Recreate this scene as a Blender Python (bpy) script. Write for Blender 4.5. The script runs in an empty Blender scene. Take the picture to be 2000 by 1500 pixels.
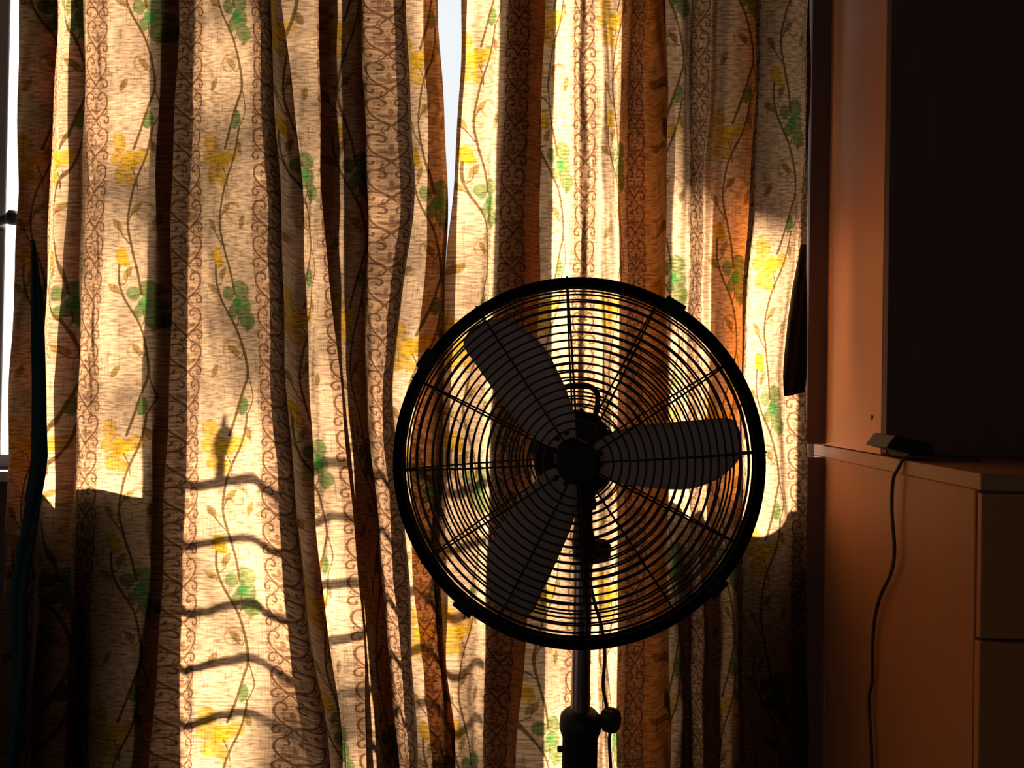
import bpy, bmesh, math, random
import numpy as np
from mathutils import Vector, Matrix
R_ = math.radians
SC = bpy.context.scene
COL = SC.collection
random.seed(7)

# ------------------------------------------------------------------ camera
F_PX = 1560.0
CAM = Vector((0, 0, 1.10))
PITCH, ROLL = R_(0.48), R_(1.0)
fw = Vector((0, math.cos(PITCH), math.sin(PITCH)))
r0 = Vector((1, 0, 0)); u0 = r0.cross(fw)
rt = r0 * math.cos(ROLL) + u0 * math.sin(ROLL)
up = -r0 * math.sin(ROLL) + u0 * math.cos(ROLL)
cd = bpy.data.cameras.new('camera'); cam = bpy.data.objects.new('camera', cd); COL.objects.link(cam)
cd.sensor_width = 36; cd.lens = F_PX / 2000 * 36; cd.clip_start = 0.02
cam.matrix_world = Matrix((
    (rt.x, up.x, -fw.x, CAM.x), (rt.y, up.y, -fw.y, CAM.y), (rt.z, up.z, -fw.z, CAM.z), (0, 0, 0, 1)))
SC.camera = cam

def P(px, py, Y):
    """the point at distance Y (along +Y) that the photograph shows at pixel px, py"""
    d = fw * F_PX + rt * (px - 1000) + up * (750 - py)
    return CAM + d * (Y / d.y)

# ------------------------------------------------------------------ light
SUN_STRENGTH, SUN_COL, SUN_ANGLE = 46.0, (1.0, 0.90, 0.77), 2.0
SKY_STRENGTH, SKY_COL = 1.05, (0.96, 0.97, 1.0)
SUN_DIR = Vector((-0.30, -0.75, -0.52)).normalized()
SC.view_settings.view_transform = 'Standard'; SC.view_settings.look = 'None'
SC.view_settings.gamma = 1; SC.view_settings.use_curve_mapping = False
SC.view_settings.exposure = 0.0
w = bpy.data.worlds.new('sky'); SC.world = w; w.use_nodes = True
bg = w.node_tree.nodes['Background']; bg.inputs[0].default_value = (*SKY_COL, 1); bg.inputs[1].default_value = SKY_STRENGTH
sd = bpy.data.lights.new('sun', 'SUN'); sun = bpy.data.objects.new('sun', sd); COL.objects.link(sun)
sd.energy = SUN_STRENGTH; sd.color = SUN_COL; sd.angle = R_(SUN_ANGLE)
sun.location = (0, 6, 5); sun.rotation_euler = SUN_DIR.to_track_quat('-Z', 'Y').to_euler()
SC.cycles.use_denoising = True
SC.cycles.max_bounces = 14; SC.cycles.diffuse_bounces = 8; SC.cycles.transmission_bounces = 10
SC.cycles.transparent_max_bounces = 16; SC.cycles.sample_clamp_indirect = 6

def sunward(p, Y):
    """the point towards the sun from p, at distance Y"""
    return p + SUN_DIR * ((Y - p.y) / SUN_DIR.y)

# ------------------------------------------------------------------ materials
def mat(name, col, rough=0.6, metal=0.0, var=0.15, scale=8.0, stretch=(1, 1, 1), bump=0.0, spec=0.4, col2=None):
    m = bpy.data.materials.new(name); m.use_nodes = True
    n, l = m.node_tree.nodes, m.node_tree.links
    b = n['Principled BSDF']; b.inputs['Roughness'].default_value = rough; b.inputs['Metallic'].default_value = metal
    b.inputs['Specular IOR Level'].default_value = spec
    tc = n.new('ShaderNodeTexCoord'); mp = n.new('ShaderNodeMapping'); mp.inputs['Scale'].default_value = stretch
    nz = n.new('ShaderNodeTexNoise'); nz.inputs['Scale'].default_value = scale; nz.inputs['Detail'].default_value = 5
    mx = n.new('ShaderNodeMix'); mx.data_type = 'RGBA'
    c2 = col2 or tuple(c * (1 - var) for c in col)
    mx.inputs[6].default_value = (*c2, 1); mx.inputs[7].default_value = (*col, 1)
    l.new(tc.outputs['Object'], mp.inputs[0]); l.new(mp.outputs[0], nz.inputs[0])
    l.new(nz.outputs[0], mx.inputs[0]); l.new(mx.outputs[2], b.inputs['Base Color'])
    if bump:
        bp = n.new('ShaderNodeBump'); bp.inputs['Strength'].default_value = bump; bp.inputs['Distance'].default_value = 0.002
        l.new(nz.outputs[0], bp.inputs['Height']); l.new(bp.outputs[0], b.inputs['Normal'])
    return m

M = {
    'plaster': mat('plaster', (0.20, 0.16, 0.13), 0.9, scale=14, bump=0.3),
    'wall_dark': mat('wall_paint', (0.07, 0.05, 0.042), 0.9, scale=14, bump=0.3),
    'floor': mat('floor_tile', (0.09, 0.055, 0.04), 0.6, scale=5, var=0.3),
    'frame': mat('frame_paint', (0.42, 0.39, 0.40), 0.6, var=0.3, scale=6, stretch=(6, 6, 0.6)),
    'door_frame': mat('door_wood', (0.10, 0.07, 0.055), 0.6, var=0.3, scale=6, stretch=(6, 6, 0.6)),
    'iron': mat('iron', (0.05, 0.045, 0.045), 0.45, 0.6, var=0.3),
    'black': mat('black_enamel', (0.020, 0.017, 0.018), 0.7, var=0.3, scale=30, spec=0.2),
    'rim': mat('matt_rim', (0.008, 0.007, 0.007), 1.0, var=0.2, scale=30, spec=0.0),
    'wire': mat('guard_wire', (0.014, 0.012, 0.012), 0.45, var=0.2, scale=30, spec=0.3),
    'blade': mat('blade_metal', (0.62, 0.44, 0.38), 0.5, 0.0, var=0.35, scale=300, spec=0.35),
    'plastic': mat('black_plastic', (0.016, 0.014, 0.014), 0.55, var=0.2, scale=30),
    'chrome': mat('dark_chrome', (0.50, 0.46, 0.50), 0.28, 0.95, var=0.1),
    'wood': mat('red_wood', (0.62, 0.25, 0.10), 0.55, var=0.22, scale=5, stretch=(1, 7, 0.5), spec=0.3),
    'wood_glow': mat('glow_bright_wood', (0.95, 0.42, 0.18), 0.5, var=0.12, scale=4, stretch=(1, 6, 0.5), spec=0.3),  # same wood as the dresser, brightened to carry the curtain glow
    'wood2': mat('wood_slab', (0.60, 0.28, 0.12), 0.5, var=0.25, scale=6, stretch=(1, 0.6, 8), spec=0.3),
    'wood_front': mat('dark_shaded_wood', (0.20, 0.12, 0.10), 0.7, var=0.3, scale=5, stretch=(7, 1, 0.6), spec=0.2),  # hutch wood darkened for its unlit front, also used on small dark parts
    'strap': mat('dark_cloth', (0.030, 0.020, 0.016), 0.9, var=0.3, scale=60),
    'rubber': mat('cord_rubber', (0.06, 0.035, 0.03), 0.5, var=0.2),
    'concrete': mat('concrete', (0.06, 0.05, 0.042), 0.9, var=0.2, scale=6),
    'bark': mat('bark', (0.12, 0.08, 0.05), 0.9, var=0.4, scale=12),
}

def glass_mat():
    m = bpy.data.materials.new('window_glass'); m.use_nodes = True
    n, l = m.node_tree.nodes, m.node_tree.links; n.clear()
    o = n.new('ShaderNodeOutputMaterial'); mx = n.new('ShaderNodeMixShader'); fr = n.new('ShaderNodeFresnel'); fr.inputs[0].default_value = 1.45
    t = n.new('ShaderNodeBsdfTransparent'); t.inputs[0].default_value = (0.97, 0.985, 0.98, 1)
    g = n.new('ShaderNodeBsdfGlossy'); g.inputs['Roughness'].default_value = 0.03
    l.new(fr.outputs[0], mx.inputs[0]); l.new(t.outputs[0], mx.inputs[1]); l.new(g.outputs[0], mx.inputs[2]); l.new(mx.outputs[0], o.inputs[0])
    return m
M['glass'] = glass_mat()

def leaf_mat():
    m = bpy.data.materials.new('tree_leaf'); m.use_nodes = True
    n, l = m.node_tree.nodes, m.node_tree.links; n.clear()
    o = n.new('ShaderNodeOutputMaterial'); mx = n.new('ShaderNodeMixShader'); mx.inputs[0].default_value = 0.35
    d = n.new('ShaderNodeBsdfDiffuse'); d.inputs[0].default_value = (0.07, 0.12, 0.03, 1)
    t = n.new('ShaderNodeBsdfTranslucent'); t.inputs[0].default_value = (0.16, 0.22, 0.03, 1)
    l.new(d.outputs[0], mx.inputs[1]); l.new(t.outputs[0], mx.inputs[2]); l.new(mx.outputs[0], o.inputs[0])
    return m
M['leaf'] = leaf_mat()

# ------------------------------------------------------------------ mesh helpers
def obj(name, bm, m, parent=None, smooth=False, bevel=0.0):
    me = bpy.data.meshes.new(name)
    if isinstance(bm, tuple):
        me.from_pydata(*bm)
    else:
        bmesh.ops.recalc_face_normals(bm, faces=bm.faces[:]); bm.to_mesh(me); bm.free()
    if smooth: me.polygons.foreach_set('use_smooth', [True] * len(me.polygons))
    me.materials.append(m if not isinstance(m, str) else M[m])
    o = bpy.data.objects.new(name, me); COL.objects.link(o)
    if parent is not None:
        o.parent = parent; o.matrix_parent_inverse = parent.matrix_basis.inverted()
    if bevel:
        b = o.modifiers.new('bevel', 'BEVEL'); b.width = bevel; b.segments = 2; b.limit_method = 'ANGLE'
    return o

def thing(name, label, cat, loc, group=None):
    o = bpy.data.objects.new(name, None); COL.objects.link(o); o.location = loc; o.empty_display_size = 0.1
    o['label'] = label; o['category'] = cat
    if group: o['group'] = group
    bpy.context.view_layer.update()
    return o

def tag(o, label, cat, group=None):
    o['label'] = label; o['category'] = cat
    if group: o['group'] = group
    return o

def box(bm, a, b):
    x0, x1 = sorted((a[0], b[0])); y0, y1 = sorted((a[1], b[1])); z0, z1 = sorted((a[2], b[2]))
    v = [bm.verts.new(p) for p in ((x0, y0, z0), (x1, y0, z0), (x1, y1, z0), (x0, y1, z0), (x0, y0, z1), (x1, y0, z1), (x1, y1, z1), (x0, y1, z1))]
    for f in ((0, 3, 2, 1), (4, 5, 6, 7), (0, 1, 5, 4), (1, 2, 6, 5), (2, 3, 7, 6), (3, 0, 4, 7)):
        bm.faces.new([v[i] for i in f])
    return bm

def boxes(*ab):
    bm = bmesh.new()
    for a, b in ab: box(bm, a, b)
    return bm

def tube(bm, pts, rad, sides=10, closed=False, caps=True):
    pts = [Vector(p) for p in pts]; n = len(pts)
    rads = rad if isinstance(rad, (list, tuple)) else [rad] * n
    def tang(i):
        if closed: return (pts[(i + 1) % n] - pts[(i - 1) % n]).normalized()
        return (pts[min(i + 1, n - 1)] - pts[max(i - 1, 0)]).normalized()
    t = tang(0); nrm = t.orthogonal().normalized(); rings = []
    for i in range(n):
        t = tang(i); nrm = (nrm - t * nrm.dot(t)).normalized(); bi = t.cross(nrm)
        rings.append([bm.verts.new(pts[i] + (nrm * math.cos(a) + bi * math.sin(a)) * rads[i]) for a in [2 * math.pi * k / sides for k in range(sides)]])
    for i in range(n if closed else n - 1):
        a, b = rings[i], rings[(i + 1) % n]
        for k in range(sides):
            bm.faces.new((a[k], a[(k + 1) % sides], b[(k + 1) % sides], b[k]))
    if caps and not closed:
        bm.faces.new(rings[0][::-1]); bm.faces.new(rings[-1])
    return bm

def lathe(bm, prof, mtx=None, seg=48):
    """profile of (radius, height) turned about local Z"""
    mtx = mtx or Matrix(); rings = []
    for r, h in prof:
        if r < 1e-6: rings.append([bm.verts.new(mtx @ Vector((0, 0, h)))])
        else: rings.append([bm.verts.new(mtx @ Vector((r * math.cos(a), r * math.sin(a), h))) for a in [2 * math.pi * k / seg for k in range(seg)]])
    for a, b in zip(rings, rings[1:]):
        for k in range(seg):
            k2 = (k + 1) % seg
            if len(a) == 1 and len(b) == 1: continue
            if len(a) == 1: bm.faces.new((a[0], b[k], b[k2]))
            elif len(b) == 1: bm.faces.new((a[k], b[0], a[k2]))
            else: bm.faces.new((a[k], b[k], b[k2], a[k2]))
    return bm

def spline(pts, n=8, closed=False):
    """Catmull-Rom through pts"""
    p = [np.array(q, float) for q in pts]; out = []; m = len(p)
    for i in range(m if closed else m - 1):
        g = (lambda k: p[k % m]) if closed else (lambda k: p[min(max(k, 0), m - 1)])
        a, b, c, d = g(i - 1), g(i), g(i + 1), g(i + 2)
        for k in range(n):
            t = k / n
            out.append(0.5 * (2 * b + (c - a) * t + (2 * a - 5 * b + 4 * c - d) * t * t + (3 * b - a - 3 * c + d) * t ** 3))
    if not closed: out.append(p[-1])
    return out

def struct(name, bm, m, **k):
    o = obj(name, bm, m, **k); o['kind'] = 'structure'; return o

# ------------------------------------------------------------------ room
CL = 1.90                      # distance of the curtains
WI, WO = 2.02, 2.16            # inner and outer face of the window wall
FY0, FY1 = 2.055, 2.115        # window frames
XL, XR, YB, ZC = -2.3, 1.75, -2.4, 2.75
HEAD = 2.42
def shx(px, py, Y=2.085):      # x of what throws a shadow at px, py of the curtain
    return sunward(P(px, py, CL), Y).x
def shz(px, py, Y=2.085):
    return sunward(P(px, py, CL), Y).z
xm1 = shx(326, 700); xm2 = shx(1254, 500); xm3 = shx(1018, 400)
xw0, xw1 = -2.0, P(1602, 500, 2.08).x
SILL = P(30, 912, 2.08).z
struct('floor', boxes(((XL - .1, YB - .1, -0.1), (XR + .1, WO, 0.0))), 'floor')
struct('ceiling', boxes(((XL - .1, YB - .1, ZC), (XR + .1, WO, ZC + .1))), 'plaster')
struct('wall_left', boxes(((XL - .1, YB, 0), (XL, WI, ZC))), 'wall_dark')
struct('wall_right', boxes(((XR, YB, 0), (XR + .1, WI, ZC))), 'wall_dark')
struct('wall_rear', boxes(((XL, YB - .1, 0), (-1.3, YB, ZC)), ((-.1, YB - .1, 0), (XR, YB, ZC)), ((-1.3, YB - .1, 0), (-.1, YB, .95)), ((-1.3, YB - .1, 2.25), (-.1, YB, ZC))), 'plaster')
struct('wall_window', boxes(
    ((XL - .1, WI, 0), (xw0, WO, ZC)), ((xw1, WI, 0), (XR + .1, WO, ZC)), ((xw0, WI, HEAD), (xw1, WO, ZC)),
    ((xw0, WI, 0), (xm1 - .02, WO, SILL)), ((xm2 + .02, WI, 0), (xw1, WO, SILL))), 'wall_dark')

# side windows (fixed frame, casement, pane) and the two door leaves between them
def frame_bars(x0, x1, z0, z1, wd, y0, y1):
    return [((x0, y0, z0), (x0 + wd, y1, z1)), ((x1 - wd, y0, z0), (x1, y1, z1)),
            ((x0 + wd, y0, z0), (x1 - wd, y1, z0 + wd)), ((x0 + wd, y0, z1 - wd), (x1 - wd, y1, z1))]
def side_window(name, x0, x1, stiles):
    w = struct(name, boxes(*frame_bars(x0, x1, SILL, HEAD, 0.035, FY0, FY1)), 'frame', bevel=0.004)
    for s in stiles:
        st = obj('stile', boxes(((s - .03, FY0 - .004, SILL + .035), (s + .03, FY1, HEAD - .035))), 'frame', w, bevel=0.004)
    xs = [x0 + .035] + [q for s in stiles for q in (s - .03, s + .03)] + [x1 - .035]
    for a, b in zip(xs[::2], xs[1::2]):
        obj('pane', boxes(((a, 2.083, SILL + .035), (b, 2.087, HEAD - .035))), 'glass', w)
    obj('window_sill', boxes(((x0, WI - .034, SILL - .028), (x1, FY0, SILL - .001))), 'frame', w, bevel=0.004)
    return w
st1 = P(4, 300, 2.08).x
w3 = struct('added_fill_window', boxes(((-1.3, YB - .08, .95), (-1.26, YB - .02, 2.25)), ((-.14, YB - .08, .95), (-.1, YB - .02, 2.25)), ((-1.26, YB - .08, .95), (-.14, YB - .02, .99)), ((-1.26, YB - .08, 2.21), (-.14, YB - .02, 2.25)), ((-.72, YB - .08, .99), (-.68, YB - .02, 2.21))), 'frame')  # added window behind the camera, fill light for the fan blades
for a, b in ((-1.26, -.72), (-.68, -.14)): obj('pane', boxes(((a, YB - .052, .99), (b, YB - .048, 2.21))), 'glass', w3)
win1 = side_window('window_1', xw0, xm1 - .022, [st1])
win2 = side_window('window_2', xm2 + .022, xw1, [])
struct('trim_1', boxes(((xm1 - .022, FY0 - .01, 0), (xm1 + .022, FY1 + .02, HEAD))), 'door_frame', bevel=.003)
struct('trim_2', boxes(((xm2 - .013, FY0, 0), (xm2 + .013, FY1, HEAD))), 'door_frame', bevel=.003)
# casement handle on window_1
hb = P(38, 428, 2.02); bm = bmesh.new()
tube(bm, spline([(st1 + .018, FY0 - .004, hb.z - .012), (st1 + .03, FY0 - .04, hb.z - .008), (hb.x - .012, FY0 - .05, hb.z)], 6), [.013] * 13, 10)
lathe(bm, [(0, -.018), (.012, -.017), (.019, -.006), (.019, .006), (.012, .017), (0, .018)], Matrix.Translation((hb.x - .006, FY0 - .05, hb.z)), 14)
obj('handle', bm, 'iron', win1, smooth=True)

def door_leaf(name, x0, x1, ws0, ws1, bars):
    b = [((x0, FY0, 0.01), (x0 + ws0, FY1, HEAD - .02)), ((x1 - ws1, FY0, 0.01), (x1, FY1, HEAD - .02)),
         ((x0 + ws0, FY0, 0.01), (x1 - ws1, FY1, 0.12)), ((x0 + ws0, FY0, HEAD - .10), (x1 - ws1, FY1, HEAD - .02))]
    d = struct(name, boxes(*b), 'door_frame', bevel=.003)
    obj('pane', boxes(((x0 + ws0, 2.083, .12), (x1 - ws1, 2.087, HEAD - .10))), 'glass', d)
    for z, t in bars:
        bm = bmesh.new(); tube(bm, [(x0 + ws0, FY1 + .012, z), (x1 - ws1, FY1 + .012, z)], t, 8)
        obj('grille_bar', bm, 'iron', d, smooth=True)
    return d
YG = FY1 + .012
gb = [(shz(440, y, YG), t) for y, t in ((938, .011), (1050, .009), (1180, .010), (1290, .010), (1400, .010))]
d1 = door_leaf('door_1', xm1 + .024, xm3 - .001, .028, .052, gb)
q0, q1 = sunward(P(433, 935, CL), YG), sunward(P(433, 815, CL), YG); L_ = q1.z - q0.z; bm = bmesh.new()
lathe(bm, [(0, 0), (.009, 0), (.009, L_ * .35), (.014, L_ * .45), (.017, L_ * .62), (.013, L_ * .75), (.005, L_ * .84), (.003, L_), (0, L_)], Matrix.Translation(q0), 14)
obj('grille_finial', bm, 'iron', d1, smooth=True)
door_leaf('door_2', xm3 + .001, xm2 - .016, .052, .012, [])

# ------------------------------------------------------------------ printed curtain cloth
PER_U, PER_V, TX = 175.0, 560.0, 2.4
def print_tile():
    W, H = int(PER_U * TX), int(PER_V * TX)
    masks = {}
    def canvas(k): return masks.setdefault(k, np.zeros((H, W), np.float32))
    def stamp(k, x0, x1, y0, y1, fn):
        c = canvas(k)
        ix = np.arange(int(x0 * TX) - 2, int(x1 * TX) + 3); iy = np.arange(int(y0 * TX) - 2, int(y1 * TX) + 3)
        X, Y = np.meshgrid(ix / TX, iy / TX); v = np.clip(fn(X, Y), 0, 1)
        I, J = np.meshgrid(iy % H, ix % W, indexing='ij'); c[I, J] = np.maximum(c[I, J], v)
    def stroke(k, pts, wd, w2=None, n=6):
        q = spline(pts, n); w2 = w2 or wd; N = len(q) - 1
        for i in range(N):
            a, b = q[i], q[i + 1]; r = (wd + (w2 - wd) * i / N) / 2; d = b - a; L2 = max(d @ d, 1e-9)
            def fn(X, Y):
                t = np.clip(((X - a[0]) * d[0] + (Y - a[1]) * d[1]) / L2, 0, 1)
                return (r - np.hypot(X - a[0] - t * d[0], Y - a[1] - t * d[1])) * 1.3 + 0.5
            stamp(k, min(a[0], b[0]) - r - 1, max(a[0], b[0]) + r + 1, min(a[1], b[1]) - r - 1, max(a[1], b[1]) + r + 1, fn)
    def blob(k, cx, cy, rx, ry, ang=0, soft=0.12, amt=1.0, tip=0.0):
        c, s = math.cos(R_(ang)), math.sin(R_(ang)); m = max(rx, ry) + 2
        def fn(X, Y):
            x = (X - cx) * c + (Y - cy) * s; y = -(X - cx) * s + (Y - cy) * c
            wv = 1 - tip * np.clip(np.abs(y) / ry, 0, 1) ** 1.5
            return amt * np.clip((1 - np.hypot(x / (rx * np.maximum(wv, .15)), y / ry)) / soft, 0, 1)
        stamp(k, cx - m, cx + m, cy - m, cy + m, fn)
    # scroll band about u = 0, eight motifs a tile, on a denser ground
    stroke('band', [(0, -20), (0, PER_V + 20)], 50, n=1)
    for q in range(-24, 25, 3): stroke('rule', [(q, -5), (q, PER_V + 5)], .9, n=1)
    S = PER_V / 8
    for i in range(8):
        o = i * S
        for m in (1, -1):
            g = lambda L: [(m * x, o + y) for x, y in L]
            stroke('scroll', g([(11, 29), (7, 31), (5, 25), (9, 18), (17, 17), (22, 26), (22, 38), (16, 51), (7, 62), (0, 70)]), 3.2); stroke('scroll', g([(0, 0), (5, 9), (12, 15)]), 2.6)
            stroke('scroll', g([(2, 1), (8, -8), (17, -11), (24, -5), (23, 4), (17, 5), (16, -1)]), 3.0)
            stroke('scroll', g([(19, 46), (22, 52), (17, 57)]), 1.6)
            stroke('scroll', g([(7, 3), (9, 10), (6, 16)]), 1.5)
            blob('scroll', m * 7, o + 50, 8, 4, m * -38, .3, .75)
            blob('scroll', m * 12, o + 37, 2.4, 2.0, 0, .3, .8)
            stroke('rule', [(m * 27, o), (m * 27, o + S)], 1.6); stroke('rule', [(m * 30, o), (m * 30, o + S)], 1.0)
        blob('scroll', 0, o + 44, 3.4, 9, 0, .3, .8); blob('scroll', 0, o + 54, 5, 6, 0, .3, .75); blob('scroll', 0, o + 25, 2, 2, 0, .3, .7)
    # vine strip about u = 87.5 ; y = 0 at the big yellow flower
    C = PER_U / 2
    g = lambda L: [(C + x, y) for x, y in L]
    stroke('stem', g([(-29, 212), (-28, 245), (-16, 280), (14, 330), (30, 380), (36, 425), (28, 455), (14, 500), (-2, 545)]), 4.4, 5.4)
    stroke('stem', g([(34, -58), (30, -30), (20, 5), (4, 40), (-8, 75), (-16, 130), (-6, 180), (8, 228), (16, 268)]), 4.4, 5.2)
    stroke('stem', g([(-8, 20), (2, 45), (3, 62)]), 2.2); stroke('stem', g([(36, 425), (46, 470), (36, 500)]), 2.2)
    stroke('stem', g([(-16, 130), (-8, 112), (0, 106)]), 2.2); stroke('stem', g([(-7, 176), (-22, 158), (-34, 140)]), 2.4)
    stroke('stem', g([(-26, 255), (-15, 245), (-12, 232)]), 1.8); stroke('stem', g([(-20, 272), (-30, 266)]), 1.8)
    stroke('stem', g([(30, 380), (24, 395), (10, 382)]), 1.8); stroke('stem', g([(20, 300), (22, 320), (18, 332)]), 2.2)
    for cx, cy, r in ((8, 380, 21), (16, 108, 19)):
        sp = [(cx + r * (1 - .42 * t / 5.4) * math.cos(-.5 - t), cy + r * (1 - .42 * t / 5.4) * math.sin(-.5 - t)) for t in np.linspace(0, 5.4, 14)]
        stroke('swirl', g(sp), 5.5, 3.0)
    for cx, cy, a in ((0, 102, 45), (-36, 134, -35), (-12, 228, 28), (-37, 258, -55), (11, 378, -50), (40, 128, 15), (34, -20, -20), (-30, 420, 30), (42, 330, 20)):
        blob('olive', C + cx, cy, 8, 17, a, .25, .95, .5); stroke('stem', g([(cx, cy - 8), (cx, cy + 8)]), .8)
    def flower(cx, cy, s, ky, kc):
        for x, y, rx, ry, a in ((-17, -20, 13, 17, -25), (-21, 3, 12, 12, 0), (20, 0, 12, 16, 70), (-12, 27, 13, 16, 30), (2, 34, 9, 11, -10), (0, 6, 14, 15, 0)):
            blob(ky, C + cx + x * s, cy + y * s, rx * s, ry * s, a, .16, .85)
        for q in range(7):
            t = 2 * math.pi * q / 7; blob(kc, C + cx + (2 + 9 * math.cos(t)) * s, cy + (7 + 9 * math.sin(t)) * s, 3.6 * s, 9 * s, math.degrees(t) - 90, .3)
    flower(-14, 0, 1.32, 'yellow', 'ystar')
    blob('yellow', C - 25, 196, 13, 19, -10, .14); blob('yellow', C - 18, 206, 9, 12, -30, .14); blob('ystar', C - 23, 206, 6, 8, 0, .4)
    blob('green', C + 26, -72, 12, 20, 8, .16, 1, .3)
    for x, y, rx, ry, a in ((0, 268, 16, 14, 60), (30, 260, 22, 19, 20), (30, 292, 22, 24, 0), (40, 320, 18, 20, -30), (12, 302, 12, 18, 30)):
        blob('green', C + x, y, rx, ry, a, .14, .9)
    blob('gcore', C + 24, 288, 15, 15, 0, .6)
    rng = np.random.default_rng(3)
    out = np.ones((H, W, 4), np.float32)
    for k, colr, a in (('band', (.66, .58, .52), .85), ('rule', (.46, .38, .33), .30), ('swirl', (.70, .56, .40), .8), ('scroll', (.26, .19, .17), 1), ('olive', (.42, .38, .15), .9), ('green', (.20, .46, .20), .92),
                       ('gcore', (.08, .62, .22), .8), ('yellow', (.86, .72, .06), .92), ('ystar', (1.0, .86, .05), .8), ('stem', (.24, .20, .11), .95)):
        m = masks[k][..., None] * a; out[..., :3] = out[..., :3] * (1 - m) + np.array(colr, np.float32) * m
    img = bpy.data.images.new('curtain_print', W, H, float_buffer=True, is_data=True)
    img.pixels.foreach_set(out[::-1].ravel()); img.update(); img.pack()
    return img

def cloth_mat():
    m = bpy.data.materials.new('printed_cotton'); m.use_nodes = True
    n, l = m.node_tree.nodes, m.node_tree.links; n.clear()
    uv = n.new('ShaderNodeUVMap'); uv.uv_map = 'cloth'
    im = n.new('ShaderNodeTexImage'); im.image = print_tile(); im.extension = 'REPEAT'; l.new(uv.outputs[0], im.inputs[0])
    def noise(sx, sy, detail, lo, hi, a, b):
        mp = n.new('ShaderNodeMapping'); mp.inputs['Scale'].default_value = (sx, sy, 1); l.new(uv.outputs[0], mp.inputs[0])
        nz = n.new('ShaderNodeTexNoise'); nz.inputs['Scale'].default_value = 1; nz.inputs['Detail'].default_value = detail; l.new(mp.outputs[0], nz.inputs[0])
        r = n.new('ShaderNodeMapRange'); r.inputs[1].default_value = lo; r.inputs[2].default_value = hi; r.inputs[3].default_value = a; r.inputs[4].default_value = b
        l.new(nz.outputs[0], r.inputs[0]); return r.outputs[0]
    def mul(a, b):
        q = n.new('ShaderNodeMath'); q.operation = 'MULTIPLY'; l.new(a, q.inputs[0]); l.new(b, q.inputs[1]); return q.outputs[0]
    weft = noise(9, 150, 3, .36, .62, .48, 1.12)      # slubby horizontal threads
    warp = noise(60, 9, 2, .30, .42, .62, 1.0)         # a few dark vertical threads
    fine = noise(160, 420, 1, .3, .7, .82, 1.1)
    th = mul(mul(weft, warp), fine)
    def tint(col):
        a = n.new('ShaderNodeMix'); a.data_type = 'RGBA'; a.blend_type = 'MULTIPLY'; a.inputs[0].default_value = 1
        a.inputs[6].default_value = (*col, 1); l.new(im.outputs[0], a.inputs[7])
        v = n.new('ShaderNodeVectorMath'); v.operation = 'SCALE'; l.new(a.outputs[2], v.inputs[0]); l.new(th, v.inputs['Scale']); return v.outputs[0]
    d = n.new('ShaderNodeBsdfDiffuse'); l.new(tint((.13, .085, .05)), d.inputs[0])
    t = n.new('ShaderNodeBsdfTranslucent'); l.new(tint((.71, .41, .215)), t.inputs[0])
    mx = n.new('ShaderNodeMixShader'); mx.inputs[0].default_value = 0.54
    o = n.new('ShaderNodeOutputMaterial')
    l.new(d.outputs[0], mx.inputs[1]); l.new(t.outputs[0], mx.inputs[2]); l.new(mx.outputs[0], o.inputs[0])
    return m
M['cloth'] = cloth_mat()

ZTOP = P(1000, -330, CL).z
ROWS = (0, 375, 750, 1125, 1500)
def cr_weights(keys, t):
    """Catmull-Rom weights of the keys at t (flat beyond the ends)"""
    w = np.zeros(len(keys)); t = min(max(t, keys[0]), keys[-1])
    i = min(max(int(np.searchsorted(keys, t)) - 1, 0), len(keys) - 2)
    s = (t - keys[i]) / (keys[i + 1] - keys[i]); c = lambda k: min(max(k, 0), len(keys) - 1)
    for k, v in ((i - 1, -s + 2 * s * s - s ** 3), (i, 2 - 5 * s * s + 3 * s ** 3), (i + 1, s + 4 * s * s - 3 * s ** 3), (i + 2, -s * s + s ** 3)):
        w[c(k)] += v / 2
    return w

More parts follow.
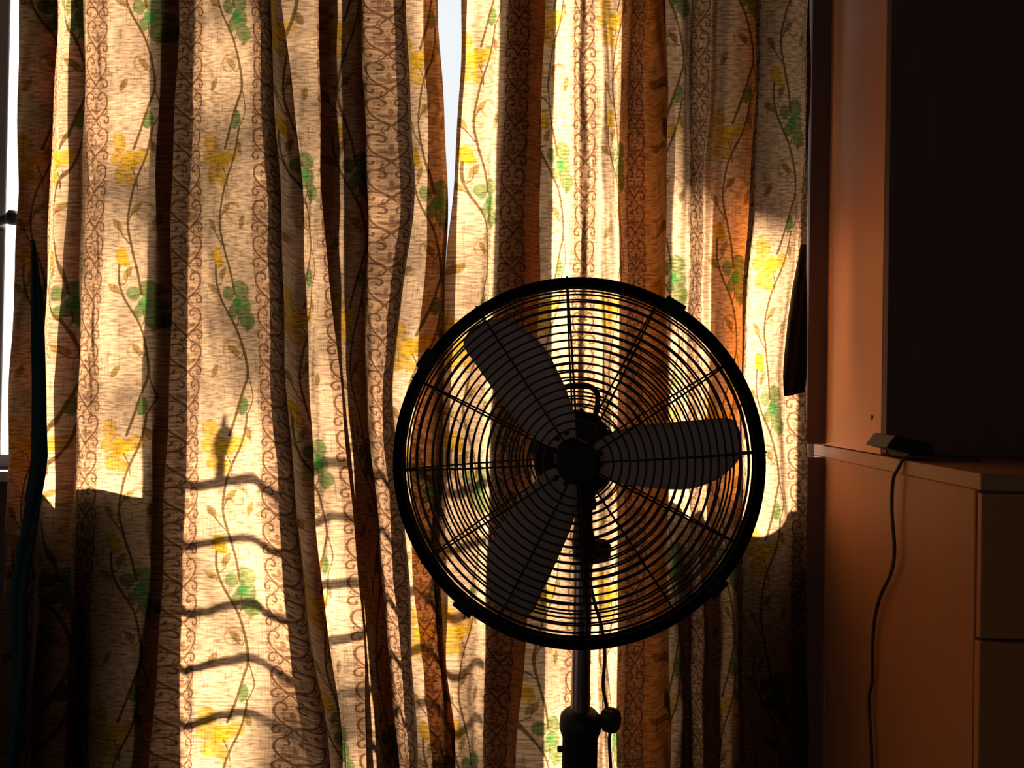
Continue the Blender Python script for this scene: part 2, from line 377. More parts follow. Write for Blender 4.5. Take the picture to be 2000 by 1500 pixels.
def curtain(name, cols, v0, seed, sub=9, nrow=150, top=-372, bot=1655):
    rng = np.random.default_rng(seed)
    X = np.array([c[0] for c in cols], float); D = np.array([c[1] for c in cols]) * 1.3; U = np.array([c[2] for c in cols], float)
    V = np.array([c[3] if len(c) > 3 else 0 for c in cols], float)
    keys = np.arange(len(cols)); ts = np.linspace(0, len(cols) - 1, (len(cols) - 1) * sub + 1)
    Wc = np.array([cr_weights(keys, t) for t in ts])
    Ut, Vt = Wc @ U, Wc @ V
    ph = rng.uniform(0, 6.28, (6, len(cols)))
    verts, uvs = [], []
    for r in range(nrow + 1):
        py = top + (bot - top) * r / nrow
        wr = cr_weights(np.array(ROWS), py); xa = X @ wr
        xa = xa + 2.2 * np.sin(py / 95 + ph[0]) + 1.4 * np.sin(py / 41 + ph[1])
        da = D * (0.75 + 0.25 * min(max((py + 300) / 900, 0), 1)) + .004 * np.sin(py / 120 + ph[2]) + .0022 * np.sin(py / 47 + ph[3])
        xs, ds = Wc @ xa, Wc @ da
        for j in range(len(ts)):
            w_ = .0016 * math.sin(py / 23 + 7 * math.sin(ts[j] * 1.3)) * math.sin(ts[j] * 2.1 + py / 160)
            p = P(xs[j], py, CL + ds[j] + w_)
            verts.append((p.x, p.y, min(max(p.z, 0.012), ZTOP)))
            uvs.append((Ut[j] / PER_U, -(py - v0 - Vt[j]) / PER_V))
    nc = len(ts)
    faces = [(r * nc + j, (r + 1) * nc + j, (r + 1) * nc + j + 1, r * nc + j + 1) for r in range(nrow) for j in range(nc - 1)]
    o = obj(name, (verts, [], faces), M['cloth'], smooth=True)
    lay = o.data.uv_layers.new(name='cloth')
    idx = np.empty(len(o.data.loops), np.int32); o.data.loops.foreach_get('vertex_index', idx)
    lay.data.foreach_set('uv', np.array(uvs, np.float32)[idx].ravel())
    return o

LEFT = [
    ((38, 33, 20, 6, -16), -.040, -310), ((72, 66, 52, 38, 20), -.046, -276), ((110, 98, 80, 66, 50), -.034, -240), ((40, 36, 23, 9, -12), -.018, -234),
    ((108, 96, 78, 64, 48), -.004, -228), ((42, 38, 25, 11, -9), .014, -222), ((106, 92, 76, 62, 46), .04, -180),
    ((128, 108, 90, 76, 60), .02, -96), ((146, 134, 118, 106, 90), -.02, -76), ((163, 161, 151, 139, 125), -.045, -56),
    ((156, 153, 142, 130, 116), -.01, -42), ((168, 165, 152, 141, 128), .028, -28), ((190, 186, 172, 162, 150), .032, 0),
    ((214, 208, 194, 185, 172), .035, 27), ((264, 258, 246, 238, 222), .022, 80), ((312, 305, 298, 292, 274), .005, 128),
    ((347, 336, 330, 316, 294), -.022, 139), ((338, 326, 318, 306, 284), -.008, 143), ((316, 306, 302, 294, 276), .008, 147), ((352, 339, 330, 316, 294), .02, 155), ((376, 369, 366, 361, 353), -.014, 175), ((398, 396, 394, 386, 378), -.014, 203),
    ((442, 436, 444, 446, 442), .0, 258), ((478, 474, 490, 494, 490), .004, 306), ((494, 496, 508, 520, 536), -.014, 328),
    ((512, 522, 532, 545, 575), -.030, 350), ((530, 546, 561, 590, 645), -.036, 376), ((522, 536, 552, 578, 630), -.012, 392, -250),
    ((540, 566, 582, 608, 656), -.004, 420, -250), ((551, 592, 603, 628, 670), .006, 444, -250), ((540, 564, 576, 602, 654), .014, 449, -250), ((549, 590, 601, 626, 668), .022, 451, -250), ((541, 565, 577, 603, 655), .030, 453, -250), ((556, 594, 606, 630, 672), .038, 456, -250), ((604, 610, 628, 654, 682), .045, 486, -250),
    ((640, 648, 668, 706, 724), .045, 515, -250), ((700, 708, 710, 742, 774), .028, 535, -250), ((640, 650, 676, 714, 732), .014, 541, -250), ((690, 700, 704, 736, 764), .0, 547, -250), ((624, 632, 664, 702, 716), -.02, 562, -250),
    ((640, 650, 678, 716, 736), -.052, 582, -250), ((676, 682, 696, 730, 754), -.058, 615, -250), ((706, 716, 716, 746, 778), -.046, 652, -250),
    ((700, 708, 710, 736, 766), -.01, 668, -220), ((718, 724, 730, 754, 784), .018, 682, -200), ((765, 772, 750, 772, 797), -.008, 704, -200),
    ((794, 806, 770, 797, 816), -.012, 730, -195), ((784, 798, 762, 790, 812), .02, 742, -195), ((816, 830, 806, 822, 852), .034, 785, -195), ((842, 856, 846, 846, 876), .0, 812, -195),
    ((858, 872, 868, 860, 891), -.022, 838, -195), ((846, 860, 846, 838, 872), .012, 860, -195), ((826, 838, 812, 806, 846), .03, 890, -195),
]
RIGHT = [
    ((934, 916, 908, 896, 898), .034, 12, 0), ((916, 896, 878, 868, 882), .018, 36, 0), ((904, 884, 858, 850, 874), -.002, 50, 0),
    ((920, 912, 896, 884, 892), -.022, 64, 0), ((950, 944, 930, 914, 914), -.008, 95, 0), ((984, 966, 954, 942, 932), .004, 138, 0),
    ((1010, 1000, 990, 976, 966), -.03, 172, 0), ((1036, 1030, 1022, 1008, 992), -.034, 202, 0), ((1062, 1056, 1046, 1034, 1010), -.028, 222, 0), ((1040, 1034, 1026, 1012, 990), -.008, 227, -70), ((1002, 990, 978, 964, 954), .006, 231, -70), ((1062, 1057, 1047, 1036, 1014), .024, 240, -70),
    ((1086, 1080, 1076, 1070, 1062), .028, 268, -70), ((1114, 1110, 1105, 1098, 1090), .018, 312, -70), ((1131, 1131, 1127, 1122, 1115), -.014, 338, -70),
    ((1149, 1150, 1146, 1142, 1136), .02, 360, -70), ((1172, 1172, 1170, 1166, 1160), -.018, 386, -70), ((1192, 1187, 1184, 1180, 1176), .0, 410, -70),
    ((1207, 1204, 1200, 1198, 1194), .018, 440, -70), ((1222, 1218, 1214, 1212, 1210), -.01, 484, -70), ((1243, 1240, 1238, 1238, 1238), -.036, 525, -70),
    ((1276, 1278, 1276, 1280, 1280), -.020, 572, -70), ((1302, 1302, 1303, 1306, 1308), -.018, 586, -70), ((1280, 1284, 1284, 1288, 1288), .004, 592, 150), ((1300, 1294, 1296, 1300, 1300), .02, 606, 150), ((1335, 1330, 1326, 1328, 1330), .016, 650, 150),
    ((1346, 1342, 1340, 1342, 1345), -.012, 668, 150), ((1368, 1362, 1358, 1360, 1362), .002, 700, 150), ((1390, 1378, 1370, 1372, 1376), .008, 728, 150),
    ((1403, 1393, 1386, 1386, 1390), -.028, 746, 150), ((1440, 1425, 1410, 1410, 1412), -.008, 785, 150), ((1478, 1462, 1440, 1440, 1440), .026, 830, 150),
    ((1494, 1478, 1458, 1455, 1456), .026, 856, 150), ((1480, 1464, 1446, 1442, 1442), -.014, 882, -155), ((1494, 1476, 1460, 1456, 1456), -.044, 906, -155),
    ((1536, 1520, 1492, 1490, 1490), -.046, 955, -155), ((1566, 1552, 1520, 1528, 1528), -.026, 1000, -155), ((1577, 1564, 1534, 1545, 1545), .006, 1024, -155), ((1584, 1576, 1572, 1575, 1575), .0, 1056, -155), ((1578, 1574, 1571, 1573, 1573), .012, 1068, -155),
]
lc = curtain('curtain', LEFT, 305, 1)
tag(lc, 'left printed curtain with yellow flowers and green leaves, reaching past the window edge', 'curtain', 'printed curtains over the garden door')
rc = curtain('curtain', RIGHT, 105, 2)
tag(rc, 'right printed curtain glowing white and orange, hanging behind the fan beside the cabinet', 'curtain', 'printed curtains over the garden door')

# dark teal cloth strip at the outer edge of the left curtain
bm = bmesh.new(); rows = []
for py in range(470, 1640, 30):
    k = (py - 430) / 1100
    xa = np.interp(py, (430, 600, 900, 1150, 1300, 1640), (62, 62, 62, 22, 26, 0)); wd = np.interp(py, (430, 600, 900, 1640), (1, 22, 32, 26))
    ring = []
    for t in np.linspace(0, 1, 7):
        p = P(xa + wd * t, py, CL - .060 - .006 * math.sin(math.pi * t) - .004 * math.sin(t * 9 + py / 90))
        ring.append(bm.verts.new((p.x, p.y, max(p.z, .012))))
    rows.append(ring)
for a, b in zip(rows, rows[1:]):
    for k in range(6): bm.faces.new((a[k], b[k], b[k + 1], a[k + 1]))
M['teal'] = mat('teal_cloth', (0.005, 0.045, 0.050), 0.9, var=0.4, scale=40)
ln = obj('cloth_strip', bm, 'teal', lc, smooth=True); ln['label'] = 'dark teal cloth strip'
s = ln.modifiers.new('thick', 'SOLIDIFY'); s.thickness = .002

# orange cloth strips added behind two right curtain folds to tint their glow
def glow_cloth():
    m = bpy.data.materials.new('orange_glow_cloth'); m.use_nodes = True
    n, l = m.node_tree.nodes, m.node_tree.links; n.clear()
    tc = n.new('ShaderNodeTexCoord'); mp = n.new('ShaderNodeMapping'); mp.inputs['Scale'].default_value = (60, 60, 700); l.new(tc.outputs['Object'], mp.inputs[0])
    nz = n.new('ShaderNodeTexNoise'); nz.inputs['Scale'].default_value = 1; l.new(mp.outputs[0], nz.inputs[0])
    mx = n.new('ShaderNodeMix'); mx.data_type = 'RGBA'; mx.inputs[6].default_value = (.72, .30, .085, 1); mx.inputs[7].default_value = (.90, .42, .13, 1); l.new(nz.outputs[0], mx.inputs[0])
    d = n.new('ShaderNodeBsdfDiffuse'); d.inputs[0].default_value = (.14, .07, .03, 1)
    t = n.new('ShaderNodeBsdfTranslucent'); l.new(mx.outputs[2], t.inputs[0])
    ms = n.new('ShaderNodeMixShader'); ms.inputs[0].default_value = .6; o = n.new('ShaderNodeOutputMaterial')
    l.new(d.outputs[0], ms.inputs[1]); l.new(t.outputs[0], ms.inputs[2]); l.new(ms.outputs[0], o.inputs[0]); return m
M['cloth_strip'] = glow_cloth()
def cloth_strip(parent, left, right, d0, d1):
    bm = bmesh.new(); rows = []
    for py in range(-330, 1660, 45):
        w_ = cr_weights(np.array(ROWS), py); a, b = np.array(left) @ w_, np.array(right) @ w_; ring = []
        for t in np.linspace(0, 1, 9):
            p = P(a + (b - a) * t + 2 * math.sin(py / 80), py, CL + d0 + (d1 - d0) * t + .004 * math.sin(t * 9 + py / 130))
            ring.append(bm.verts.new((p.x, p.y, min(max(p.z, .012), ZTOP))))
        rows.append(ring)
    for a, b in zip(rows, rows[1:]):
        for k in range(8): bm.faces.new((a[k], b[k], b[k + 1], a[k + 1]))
    o = obj('cloth_strip', bm, 'cloth_strip', parent, smooth=True); o['label'] = 'orange cloth strip added behind a fold to tint its glow'; return o
cloth_strip(rc, (1218, 1214, 1212, 1212, 1212), (1286, 1286, 1288, 1290, 1290), .030, .040)
cloth_strip(rc, (1418, 1404, 1392, 1392, 1394), (1486, 1470, 1450, 1450, 1450), .044, .052)

# rod the curtains hang from (above the frame)
zt = ZTOP
rod = thing('curtain_rod', 'curtain rod the printed curtains hang from, along the window wall', 'curtain rod', (0, CL, zt))
bm = bmesh.new(); tube(bm, [(-1.45, CL, zt + .016), (.73, CL, zt + .016)], .012, 14); obj('rod', bm, 'iron', rod, smooth=True)
for x in (-1.40, .70):
    obj('bracket', boxes(((x - .01, CL - .01, zt - .008), (x + .01, WI, zt + .004)), ((x - .01, CL - .012, zt - .008), (x + .01, CL + .012, zt + .004)), ((x - .02, WI - .005, zt - .07), (x + .02, WI, zt + .03))), 'iron', rod)

# dark tieback hanging loose at the right edge
tb = bmesh.new(); rows = []
for i, (py, xa, xb) in enumerate(((478, 1568, 1572), (510, 1562, 1575), (560, 1552, 1576), (620, 1543, 1577), (690, 1535, 1577), (735, 1531, 1576), (755, 1530, 1574), (774, 1531, 1572))):
    ring = []
    for t in np.linspace(0, 1, 8):
        p = P(xa + (xb - xa) * t, py - 7 * t * (i > 5), CL - .085 + .010 * math.cos(t * 7 + i * .4))
        ring.append(tb.verts.new(p))
    rows.append(ring)
for a, b in zip(rows, rows[1:]):
    for k in range(7): tb.faces.new((a[k], b[k], b[k + 1], a[k + 1]))
tbo = obj('curtain_tieback', tb, 'strap', smooth=True); tag(tbo, 'dark cloth tieback hanging loose at the right curtain edge beside the cabinet', 'tieback')
s = tbo.modifiers.new('thick', 'SOLIDIFY'); s.thickness = .005
# ------------------------------------------------------------------ dresser and hutch
YFAR = 1.985
X0 = P(1594, 866, YFAR).x
def solveY(px, py):
    lo, hi = .5, 2.5
    for _ in range(50):
        m_ = (lo + hi) / 2
        if P(px, py, m_).x < X0: lo = m_
        else: hi = m_
    return lo
YH, YS = solveY(1731, 800), solveY(1905, 945)
ZT = P(1594, 866, YFAR).z; TH = .030; XE = XR - .02
ds = thing('dresser', 'red brown wooden dresser whose side panel catches the warm curtain light', 'dresser', (X0 + .4, (YS + YFAR) / 2, 0))
obj('carcass', boxes(((X0, YS, .06), (XE, YFAR, ZT - TH))), 'wood', ds, bevel=.0015)
obj('top_slab', boxes(((X0 - .004, YS - .022, ZT - TH + .0005), (XE + .004, YFAR + .004, ZT - .002))), 'wood2', ds, bevel=.002)
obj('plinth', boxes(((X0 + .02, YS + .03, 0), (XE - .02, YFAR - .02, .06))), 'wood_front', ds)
zb = P(1915, 1243, YS).z
def front(name, z0, z1, y0, xa=X0 - .001):
    xm = (X0 + XE) / 2
    for a, b in ((xa, xm - .002), (xm + .002, XE)):
        d = obj(name, boxes(((a, y0, z0), (b, YS - .008, z1))), 'wood', ds, bevel=.0015)
        bm = bmesh.new(); hx = b - .05 if a < X0 + .1 else a + .05; hz = z1 - .06
        lathe(bm, [(.004, 0), (.004, .012), (.012, .018), (.013, .024), (.009, .030), (0, .031)], Matrix.Translation((hx, y0, hz)) @ Matrix.Rotation(R_(90), 4, 'X'), 16)
        obj('knob', bm, 'iron', d, smooth=True)
front('drawer', zb + .0025, ZT - TH - .004, YS - .020)
front('door', .07, zb - .0025, YS - .023, X0 - .003)
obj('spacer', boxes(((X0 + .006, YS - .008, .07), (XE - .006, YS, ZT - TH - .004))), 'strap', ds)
b_ = P(1594, 900, YFAR - .03)
bm = boxes(((X0 - .004, YFAR - .05, ZT - TH - .035), (X0, YFAR - .005, ZT - TH)), ((X0 - .006, YFAR - .05, ZT - TH - .004), (X0, YFAR - .005, ZT - TH)))
obj('corner_bracket', bm, 'chrome', ds)
obj('light_block_strip', boxes(((P(1578, 600, 1.93).x, 1.925, .06), (X0 - .0002, 1.937, ZT - TH))), 'wood_front', ds)  # added dark strip that stops light leaking past the curtain edge
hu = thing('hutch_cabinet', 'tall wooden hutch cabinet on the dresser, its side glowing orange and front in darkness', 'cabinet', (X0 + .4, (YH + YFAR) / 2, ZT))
obj('carcass', boxes(((X0, YH + .022, ZT), (XE, YFAR, 2.52))), 'wood_glow', hu, bevel=.001)
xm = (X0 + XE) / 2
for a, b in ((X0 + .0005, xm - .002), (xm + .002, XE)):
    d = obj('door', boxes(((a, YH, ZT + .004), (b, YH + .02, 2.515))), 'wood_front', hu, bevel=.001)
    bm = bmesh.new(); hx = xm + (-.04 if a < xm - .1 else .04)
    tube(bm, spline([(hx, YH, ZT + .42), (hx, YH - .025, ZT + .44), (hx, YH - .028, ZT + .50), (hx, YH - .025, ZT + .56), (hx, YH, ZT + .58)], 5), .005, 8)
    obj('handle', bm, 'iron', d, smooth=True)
obj('light_block_strip', boxes(((P(1578, 600, 1.93).x, 1.925, ZT + .002), (X0 - .0002, 1.937, 2.45))), 'wood_front', hu)  # added strip carrying the light block up beside the hutch
sp_ = P(1703, 815, solveY(1703, 815)); bm = bmesh.new()
lathe(bm, [(.0055, 0), (.0055, .0012), (.003, .002), (0, .001)], Matrix.Translation(sp_) @ Matrix.Rotation(R_(-90), 4, 'Y'), 14)
obj('screw_cap', bm, 'wood_front', hu, smooth=True)

# small black wedge lying on the dresser in front of the hutch, overhanging its side
yw = YH - .012
pts = [(1690, 868), (1693, 863), (1706, 847), (1711, 845), (1735, 852), (1775, 862), (1775, 892), (1766, 890)]
sl = P(1767, 889, yw); bm = bmesh.new(); fr_, bk_ = [], []
for px, py in pts[:6]:
    p = P(px, py, yw); fr_.append(bm.verts.new((p.x, yw - .09, p.z))); bk_.append(bm.verts.new((p.x, yw, p.z)))
for x, z in ((X0 + .05, ZT + .0005), (X0 + .004, ZT + .0005), (X0 - .004, ZT + .012)):
    fr_.append(bm.verts.new((x, yw - .09, z))); bk_.append(bm.verts.new((x, yw, z)))
bm.faces.new(fr_); bm.faces.new(bk_[::-1])
for k in range(len(fr_)):
    k2 = (k + 1) % len(fr_); bm.faces.new((fr_[k], fr_[k2], bk_[k2], bk_[k]))
wd_ = obj('desk_stand', bm, 'plastic', bevel=.002); tag(wd_, 'small black wedge shaped stand overhanging the dresser edge at the hutch corner', 'stand')

# cable hanging over the dresser edge
def XS(px, py, off=.008):
    y = solveY(px, py); p = P(px, py, y); return Vector((X0 - off, y, p.z))
cp = [Vector((X0 + .10, YS + .16, ZT + .006)), Vector((X0 + .04, YS + .17, ZT + .006))]
cp += [Vector((X0 - .001, XS(1775, 903).y, ZT + .005))]
cp += [XS(px, py, o) for px, py, o in ((1765, 916, .011), (1757, 940, .013), (1754, 1000, .012), (1757, 1075, .010), (1748, 1120, .008), (1727, 1165, .008), (1716, 1210, .008), (1712, 1260, .008), (1711, 1330, .008), (1706, 1370, .009), (1712, 1480, .010), (1716, 1620, .012))]
cp += [Vector((X0 - .012, cp[-1].y, .30)), Vector((X0 - .014, cp[-1].y + .02, .05)), Vector((X0 - .05, cp[-1].y + .06, .004)), Vector((X0 - .12, cp[-1].y + .18, .004))]
bm = bmesh.new(); tube(bm, [Vector(q) for q in spline([tuple(c) for c in cp], 7)], .0034, 8)
cb = obj('power_cord', bm, 'rubber', smooth=True); tag(cb, 'thin dark power cord hanging over the dresser edge down its side', 'cord')

# ------------------------------------------------------------------ pedestal fan
FD = 1.04
rc_ = P(1127, 901, FD)                         # centre of the rim
# axis towards the viewer, tipped a little left and up
ax = (-fw - rt * .050 + up * .045).normalized()
ex = (rt - ax * rt.dot(ax)).normalized(); ey = ax.cross(ex).normalized()
FM = Matrix(((ex.x, ey.x, ax.x, rc_.x), (ex.y, ey.y, ax.y, rc_.y), (ex.z, ey.z, ax.z, rc_.z), (0, 0, 0, 1)))
pxm = FD / F_PX
pole_y = FD + .115
pole = P(1136, 1250, pole_y)
fan = thing('pedestal_fan', 'black pedestal fan with three broad blades in a round wire guard before the curtains', 'fan', (pole.x, pole.y, 0))
RG = 360 * pxm
def loc(x, y, z): return FM @ Vector((x, y, z))
def ring_pts(r, z, n=96): return [loc(r * math.cos(a), r * math.sin(a), z) for a in [2 * math.pi * k / n for k in range(n)]]
FH, BH = .048, .100
def fz(r): return .006 + FH * (1 - max(0, (r - .05) / (RG - .05)) ** 2.4)
def bz(r): return -.006 - BH * (1 - max(0, (r - .05) / (RG - .05)) ** 2.0)
# rim band
bm = bmesh.new(); prof = [(RG - .0130, .012), (RG - .002, .013), (RG, .009), (RG, -.009), (RG - .002, -.013), (RG - .0130, -.012), (RG - .0130, .012)]
lathe(bm, prof, FM, 128); obj('guard_rim', bm, 'rim', fan, smooth=False)
SP0 = R_(93.0)
def guard(name, zf, hub_r, rings):
    bm = bmesh.new(); z0 = zf(.04)
    sgn = 1 if z0 > 0 else -1
    lathe(bm, [(0, z0 + sgn * .004), (hub_r * .85, z0 + sgn * .004), (hub_r, z0), (hub_r, z0 - sgn * .004), (0, z0 - sgn * .004)], FM, 40)
    g = obj(name, bm, 'black', fan, smooth=False)
    for r in rings:
        bm = bmesh.new(); tube(bm, ring_pts(r, zf(r)), .0013, 6, closed=True); obj('guard_ring', bm, 'wire', g, smooth=True)
    for k in range(12):
        a = SP0 + k * math.pi / 6
        rr = np.linspace(hub_r * .9, RG - .006, 14)
        p = [loc(r * math.cos(a), r * math.sin(a), zf(r) - sgn * .0016) for r in rr]
        if sgn > 0: p += [loc((RG - .001) * math.cos(a), (RG - .001) * math.sin(a), .0135), loc((RG + .0012) * math.cos(a), (RG + .0012) * math.sin(a), .006), loc((RG + .0012) * math.cos(a), (RG + .0012) * math.sin(a), -.008)]
        bm = bmesh.new(); tube(bm, p, .0014, 6); obj('guard_spoke', bm, 'wire', g, smooth=True)
    return g
step = 15.2 * pxm
guard('front_guard', fz, .027, [.043 + step * k for k in range(19) if .043 + step * k < RG - .012])
guard('rear_guard', bz, .058, [.064 + step * k for k in range(18) if .064 + step * k < RG - .010])
for a in (58, 146, 232, 318):
    bm = bmesh.new(); c, s_ = math.cos(R_(a)), math.sin(R_(a)); tdir = Vector((-s_, c, 0))
    q = [(RG - .012, .0145), (RG + .004, .0145), (RG + .004, -.0145), (RG - .012, -.0145)]
    fr_ = [[bm.verts.new(FM @ (Vector((r * c, r * s_, z)) + tdir * t)) for r, z in q] for t in (-.014, .014)]
    bm.faces.new(fr_[0]); bm.faces.new(fr_[1][::-1])
    for k in range(4): bm.faces.new((fr_[0][k], fr_[0][(k + 1) % 4], fr_[1][(k + 1) % 4], fr_[1][k]))
    obj('rim_clip', bm, 'black', fan, bevel=.001)
# blades
out = [(34, 18), (60, 42), (95, 57), (140, 66), (200, 72), (260, 77), (300, 80), (318, 73), (327, 55), (329, 30), (325, 5), (309, -16), (275, -42), (222, -59), (160, -58), (100, -50), (62, -40), (34, -22)]
ol = np.array(spline(out, 5, closed=True))
us = np.linspace(35, 328, 34); upper, lower = [], []
for u_ in us:
    ys = []
    for a, b in zip(ol, np.roll(ol, -1, 0)):
        if (a[0] - u_) * (b[0] - u_) <= 0 and a[0] != b[0]: ys.append(a[1] + (b[1] - a[1]) * (u_ - a[0]) / (b[0] - a[0]))
    upper.append(max(ys)); lower.append(min(ys))
BZ = -.022
def blade(k):
    bm = bmesh.new(); ca, sa = math.cos(R_(120 * k)), math.sin(R_(120 * k)); rows = []
    for u_, a, b in zip(us, upper, lower):
        row = []
        for t in np.linspace(0, 1, 9):
            v = b + (a - b) * t; vv = (v - (a + b) / 2)
            z = BZ + (-.26 * vv * (1 - .35 * u_ / 330) - .0009 * vv * vv) * pxm + .004
            x, y = u_ * pxm, v * pxm
            row.append(bm.verts.new(loc(x * ca - y * sa - .003, x * sa + y * ca + .003, z)))
        rows.append(row)
    for p, q in zip(rows, rows[1:]):
        for j in range(8): bm.faces.new((p[j], q[j], q[j + 1], p[j + 1]))
    o = obj('blade', bm, 'blade', fan, smooth=True)
    s = o.modifiers.new('thick', 'SOLIDIFY'); s.thickness = .0014; s.offset = 0
    return o
for k in range(3):
    b = blade(k); ca, sa = math.cos(R_(120 * k)), math.sin(R_(120 * k))
    for u_, v_ in ((52, 10), (52, -12)):
        x, y = u_ * pxm, v_ * pxm; bm = bmesh.new()
        lathe(bm, [(.0038, -.004), (.0038, .001), (.002, .0025), (0, .003)], FM @ Matrix.Translation((x * ca - y * sa - .003, x * sa + y * ca + .003, BZ + .006)), 12)
        obj('rivet', bm, 'plastic', b, smooth=True)
HM = FM @ Matrix.Translation((-.003, .003, 0))
bm = bmesh.new(); lathe(bm, [(0, .008), (.015, .007), (.024, .001), (.027, -.008), (.027, -.030), (0, -.030)], HM, 40); obj('hub', bm, 'black', fan, smooth=True)
# motor
bm = bmesh.new(); MM = FM @ Matrix.Translation((-.002, .009, 0))
lathe(bm, [(0, -.112), (.050, -.112), (.054, -.116), (.054, -.130), (.060, -.134), (.062, -.200), (.052, -.222), (.030, -.232), (0, -.234)], MM, 48)
motor = obj('motor_housing', bm, 'plastic', fan, smooth=False)
bm = bmesh.new(); lathe(bm, [(0, -.030), (.008, -.030), (.008, -.112), (0, -.112)], HM, 16); obj('shaft', bm, 'iron', fan, smooth=True)
for k in range(14):
    a = 2 * math.pi * k / 14; c, s_ = math.cos(a), math.sin(a); bm = bmesh.new()
    tube(bm, [MM @ Vector((.061 * c, .061 * s_, -.136)), MM @ Vector((.063 * c, .063 * s_, -.196))], .003, 6)
    obj('cooling_fin', bm, 'plastic', motor, smooth=True)
# carrying handle behind the guard
def bp(px, py, Y): return P(px, py, Y)
bm = bmesh.new(); yh = FD + .150
tube(bm, [Vector(q) for q in spline([tuple(bp(px, py, yh)) for px, py in ((1094, 812), (1097, 770), (1108, 755), (1130, 752), (1152, 755), (1166, 768), (1167, 790), (1162, 815))], 6)], .0042, 10)
obj('carry_handle', bm, 'plastic', fan, smooth=True)
# neck, oscillation knob, tilt knob
bm = bmesh.new(); yn = FD + .135
p1, p2, p3, p4, p5, p6 = (bp(*q, yn) for q in ((1138, 955), (1140, 1000), (1139, 1030), (1140, 1055), (1139, 1085), (1137, 1108)))
tube(bm, [p1, p2, p3, p4, p5, p6], [.020, .013, .014, .0175, .0155, .014], 20)
nk = obj('neck', bm, 'plastic', fan, smooth=True)
def knob(name, c, r, depth, axis, parent, n=12, stem=None):
    bm = bmesh.new(); q = Vector(axis).to_track_quat('Z', 'Y').to_matrix().to_4x4(); mt = Matrix.Translation(c) @ q
    seg = n * 4; rings = []
    for h, f in ((-depth / 2, .80), (-depth / 2 + .002, .97), (depth / 2 - .003, 1), (depth / 2, .86)):
        rings.append([bm.verts.new(mt @ Vector((r * f * (1 + .06 * math.cos(n * a)) * math.cos(a), r * f * (1 + .06 * math.cos(n * a)) * math.sin(a), h))) for a in [2 * math.pi * k / seg for k in range(seg)]])
    for a, b in zip(rings, rings[1:]):
        for k in range(seg): bm.faces.new((a[k], a[(k + 1) % seg], b[(k + 1) % seg], b[k]))
    bm.faces.new(rings[0][::-1]); bm.faces.new(rings[-1])
    if stem: tube(bm, stem, .006, 10)
    return obj(name, bm, 'plastic', parent, smooth=False)
kc = bp(1172, 1075, yn - .004)
knob('tilt_knob', kc, .0165, .020, (.75, -.65, 0), fan, stem=[bp(1142, 1075, yn), kc])
kc = bp(1156, 985, yn - .01)
knob('oscillation_knob', kc, .0062, .016, (0, .2, 1), fan, 8, stem=[bp(1142, 987, yn), bp(1154, 986, yn - .008)])
# pole, collar, lower tube, base
zc0, zc1 = P(1138, 1434, pole_y).z, P(1138, 1392, pole_y).z
PM = Matrix.Translation((pole.x, pole.y, 0))
zp = P(1138, 1098, pole_y).z
bm = bmesh.new(); lathe(bm, [(0, zc0), (.0135, zc0), (.0135, zp), (.0125, zp + .004), (0, zp + .004)], PM, 40); obj('upper_pole', bm, 'chrome', fan, smooth=False)
bm = bmesh.new(); lathe(bm, [(0.0136, zc1 + .004), (.022, zc1 + .003), (.0285, zc1 - .004), (.030, zc1 - .014), (.030, zc0 + .008), (.0265, zc0 - .002), (.0245, zc0 - .004)], PM, 40); cl = obj('collar', bm, 'plastic', fan, smooth=True)
bm = bmesh.new(); lathe(bm, [(0, .03), (.0255, .03), (.0255, zc0), (0, zc0)], PM, 40); lt = obj('lower_tube', bm, 'black', fan, smooth=False)
kp = P(1192, 1406, pole_y - .012); knob('height_knob', kp, .0165, .020, (.8, -.6, .05), fan, 12, stem=[(pole.x + .02, pole.y, kp.z - .002), kp])
b1 = P(1104, 1463, pole_y); bm = bmesh.new(); lathe(bm, [(.0045, 0), (.0045, .006), (.003, .008), (0, .008)], Matrix.Translation((pole.x - .0245, pole.y, b1.z)) @ Matrix.Rotation(R_(-90), 4, 'Y'), 12); obj('bolt', bm, 'plastic', lt, smooth=True)
bm = bmesh.new(); lathe(bm, [(0, 0), (.205, 0), (.21, .006), (.20, .014), (.12, .026), (.05, .034), (.034, .050), (.030, .085), (.0257, .09), (.0257, .03)], PM, 64); obj('base', bm, 'black', fan, smooth=True)
# mains lead
cpts = [bp(1150, 1060, yn + .02), bp(1156, 1090, yn + .02), bp(1152, 1130, yn + .02), bp(1162, 1180, yn + .02), bp(1175, 1225, yn + .02), bp(1181, 1280, yn + .018), bp(1178, 1340, yn + .014), bp(1186, 1385, yn + .012), bp(1192, 1420, yn + .012), bp(1190, 1450, yn + .014), bp(1193, 1500, yn + .014), bp(1196, 1580, yn + .016)]
e = cpts[-1]; cpts += [Vector((e.x + .01, e.y + .02, .25)), Vector((e.x + .06, e.y + .08, .04)), Vector((e.x + .16, e.y + .12, .0035)), Vector((e.x + .30, e.y + .10, .0035))]
bm = bmesh.new(); tube(bm, [Vector(q) for q in spline([tuple(c) for c in cpts], 7)], .0026, 8); obj('mains_lead', bm, 'rubber', fan, smooth=True)

# ------------------------------------------------------------------ outside
struct('balcony_floor', boxes(((-4, WO, -.16), (4, 3.6, -.06))), 'concrete')
struct('ground', boxes(((-14, 3.6, -3.3), (14, 20, -3.2))), 'concrete')


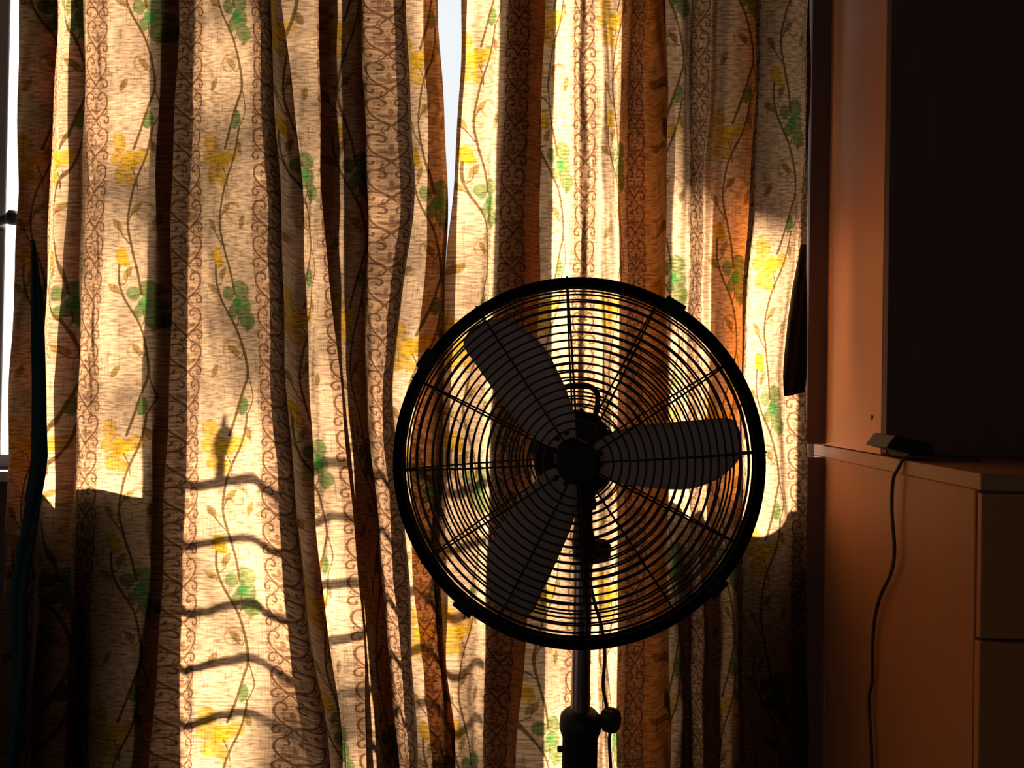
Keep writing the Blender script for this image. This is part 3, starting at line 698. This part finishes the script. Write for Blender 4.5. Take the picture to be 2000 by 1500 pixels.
# tree by the balcony: its leaves throw the soft dappled shade on the curtains
def leaf_cloud(zones, y0, y1, seed):
    rng = random.Random(seed); v, f = [], []
    for px, py, rx, ry, cover in zones:
        c = P(px, py, CL); hx, hz = rx * CL / F_PX, ry * CL / F_PX
        n = int(-math.log(1 - cover) * math.pi * hx * hz / .0019)
        for _ in range(n):
            a, r = rng.uniform(0, 6.2832), math.sqrt(rng.random())
            q = sunward(Vector((c.x + hx * r * math.cos(a), CL, c.z + hz * r * math.sin(a))), rng.uniform(y0, y1))
            d = Vector((rng.gauss(0, 1), rng.gauss(0, 1), rng.gauss(-.6, .6))).normalized(); e = d.orthogonal().normalized()
            e = Matrix.Rotation(rng.uniform(0, 6.28), 3, d) @ e; L, W = rng.uniform(.075, .10), rng.uniform(.040, .052); b = len(v)
            v += [q, q + d * L * .35 + e * W / 2, q + d * L, q + d * L * .35 - e * W / 2, q + d * L * .7 + e * W * .36, q + d * L * .7 - e * W * .36]
            f += [(b, b + 1, b + 4, b + 2, b + 5, b + 3)]
    return [tuple(p) for p in v], [], f
ZONES = [(400, 150, 340, 330, .72), (650, 330, 260, 480, .76), (280, 600, 250, 300, .72), (760, 800, 150, 330, .62), (180, 250, 150, 400, .40),
         (1420, 110, 200, 300, .80), (1270, 40, 90, 230, .85), (950, 560, 60, 180, .60), (225, 850, 130, 130, .60), (440, 1150, 130, 300, .35), (560, 1500, 120, 120, .90), (610, 1400, 90, 140, .90), (950, 1350, 60, 160, .45)]
tr = thing('tree', 'leafy tree outside by the balcony shading the curtains', 'tree', (1.3, 5.3, -3.2))
lv = obj('foliage', leaf_cloud(ZONES, 4.9, 5.7, 5), 'leaf', tr); lv['kind'] = 'stuff'
bm = bmesh.new(); tube(bm, [Vector(q) for q in spline([(1.3, 5.3, -3.2), (1.4, 5.32, -1), (1.35, 5.3, .8), (1.3, 5.3, 2.4)], 5)], [.13 - .004 * i for i in range(16)], 12); obj('trunk', bm, 'bark', tr, smooth=True)
for e in ((.6, 5.3, 3.6), (1.1, 5.4, 4.3), (1.9, 5.2, 4.0), (.5, 5.2, 3.0)):
    bm = bmesh.new(); tube(bm, [Vector(q) for q in spline([(1.3, 5.3, 2.3), (.5 * (1.3 + e[0]), 5.3, 2.3 + .6 * (e[2] - 2.3)), e], 5)], [.05 - .0035 * i for i in range(11)], 8); obj('branch', bm, 'bark', tr, smooth=True)

# unseen canvas sheet added over the right-hand window to shade the curtain top
xa, xb = sunward(P(1312, 100, CL), 2.17).x, sunward(P(1300, 400, CL), 4.1).x
ze = sunward(P(1300, 375, CL), 4.1).z; zk = (sunward(P(1500, 430, CL), 4.1).z - ze) / (P(1500, 430, CL).x - P(1300, 375, CL).x)
aw = thing('added_awning', 'unseen dark canvas sheet added outside above the right hand window, shading the curtain top', 'added_awning', (1.2, 2.17, 2.62))
M['canvas'] = mat('canvas', (0.05, 0.035, 0.03), 0.9, var=0.3, scale=40)
def sheet(u, v, lift=0): return (xa + (xb - xa) * v + (2.9 - xa - (xb - xa) * v) * u, 2.17 + 1.93 * v, 2.72 + (ze + zk * (2.9 - xb) * u - 2.72) * v - .02 * math.sin(math.pi * v) + lift)
bm = bmesh.new(); rows = [[bm.verts.new(sheet(i / 16, j / 8)) for i in range(17)] for j in range(9)]
for a, b in zip(rows, rows[1:]):
    for k in range(16): bm.faces.new((a[k], a[k + 1], b[k + 1], b[k]))
c = obj('canvas', bm, 'canvas', aw, smooth=True); q = c.modifiers.new('thick', 'SOLIDIFY'); q.thickness = .003
bm = bmesh.new(); tube(bm, [sheet(0, 1), sheet(1, 1)], .012, 8); obj('front_bar', bm, 'iron', aw, smooth=True)
for u in (0.02, .98):
    bm = bmesh.new(); tube(bm, [(sheet(u, 0)[0], WO, 2.2), sheet(u, 1, -.01)], .009, 8); obj('arm', bm, 'iron', aw, smooth=True)
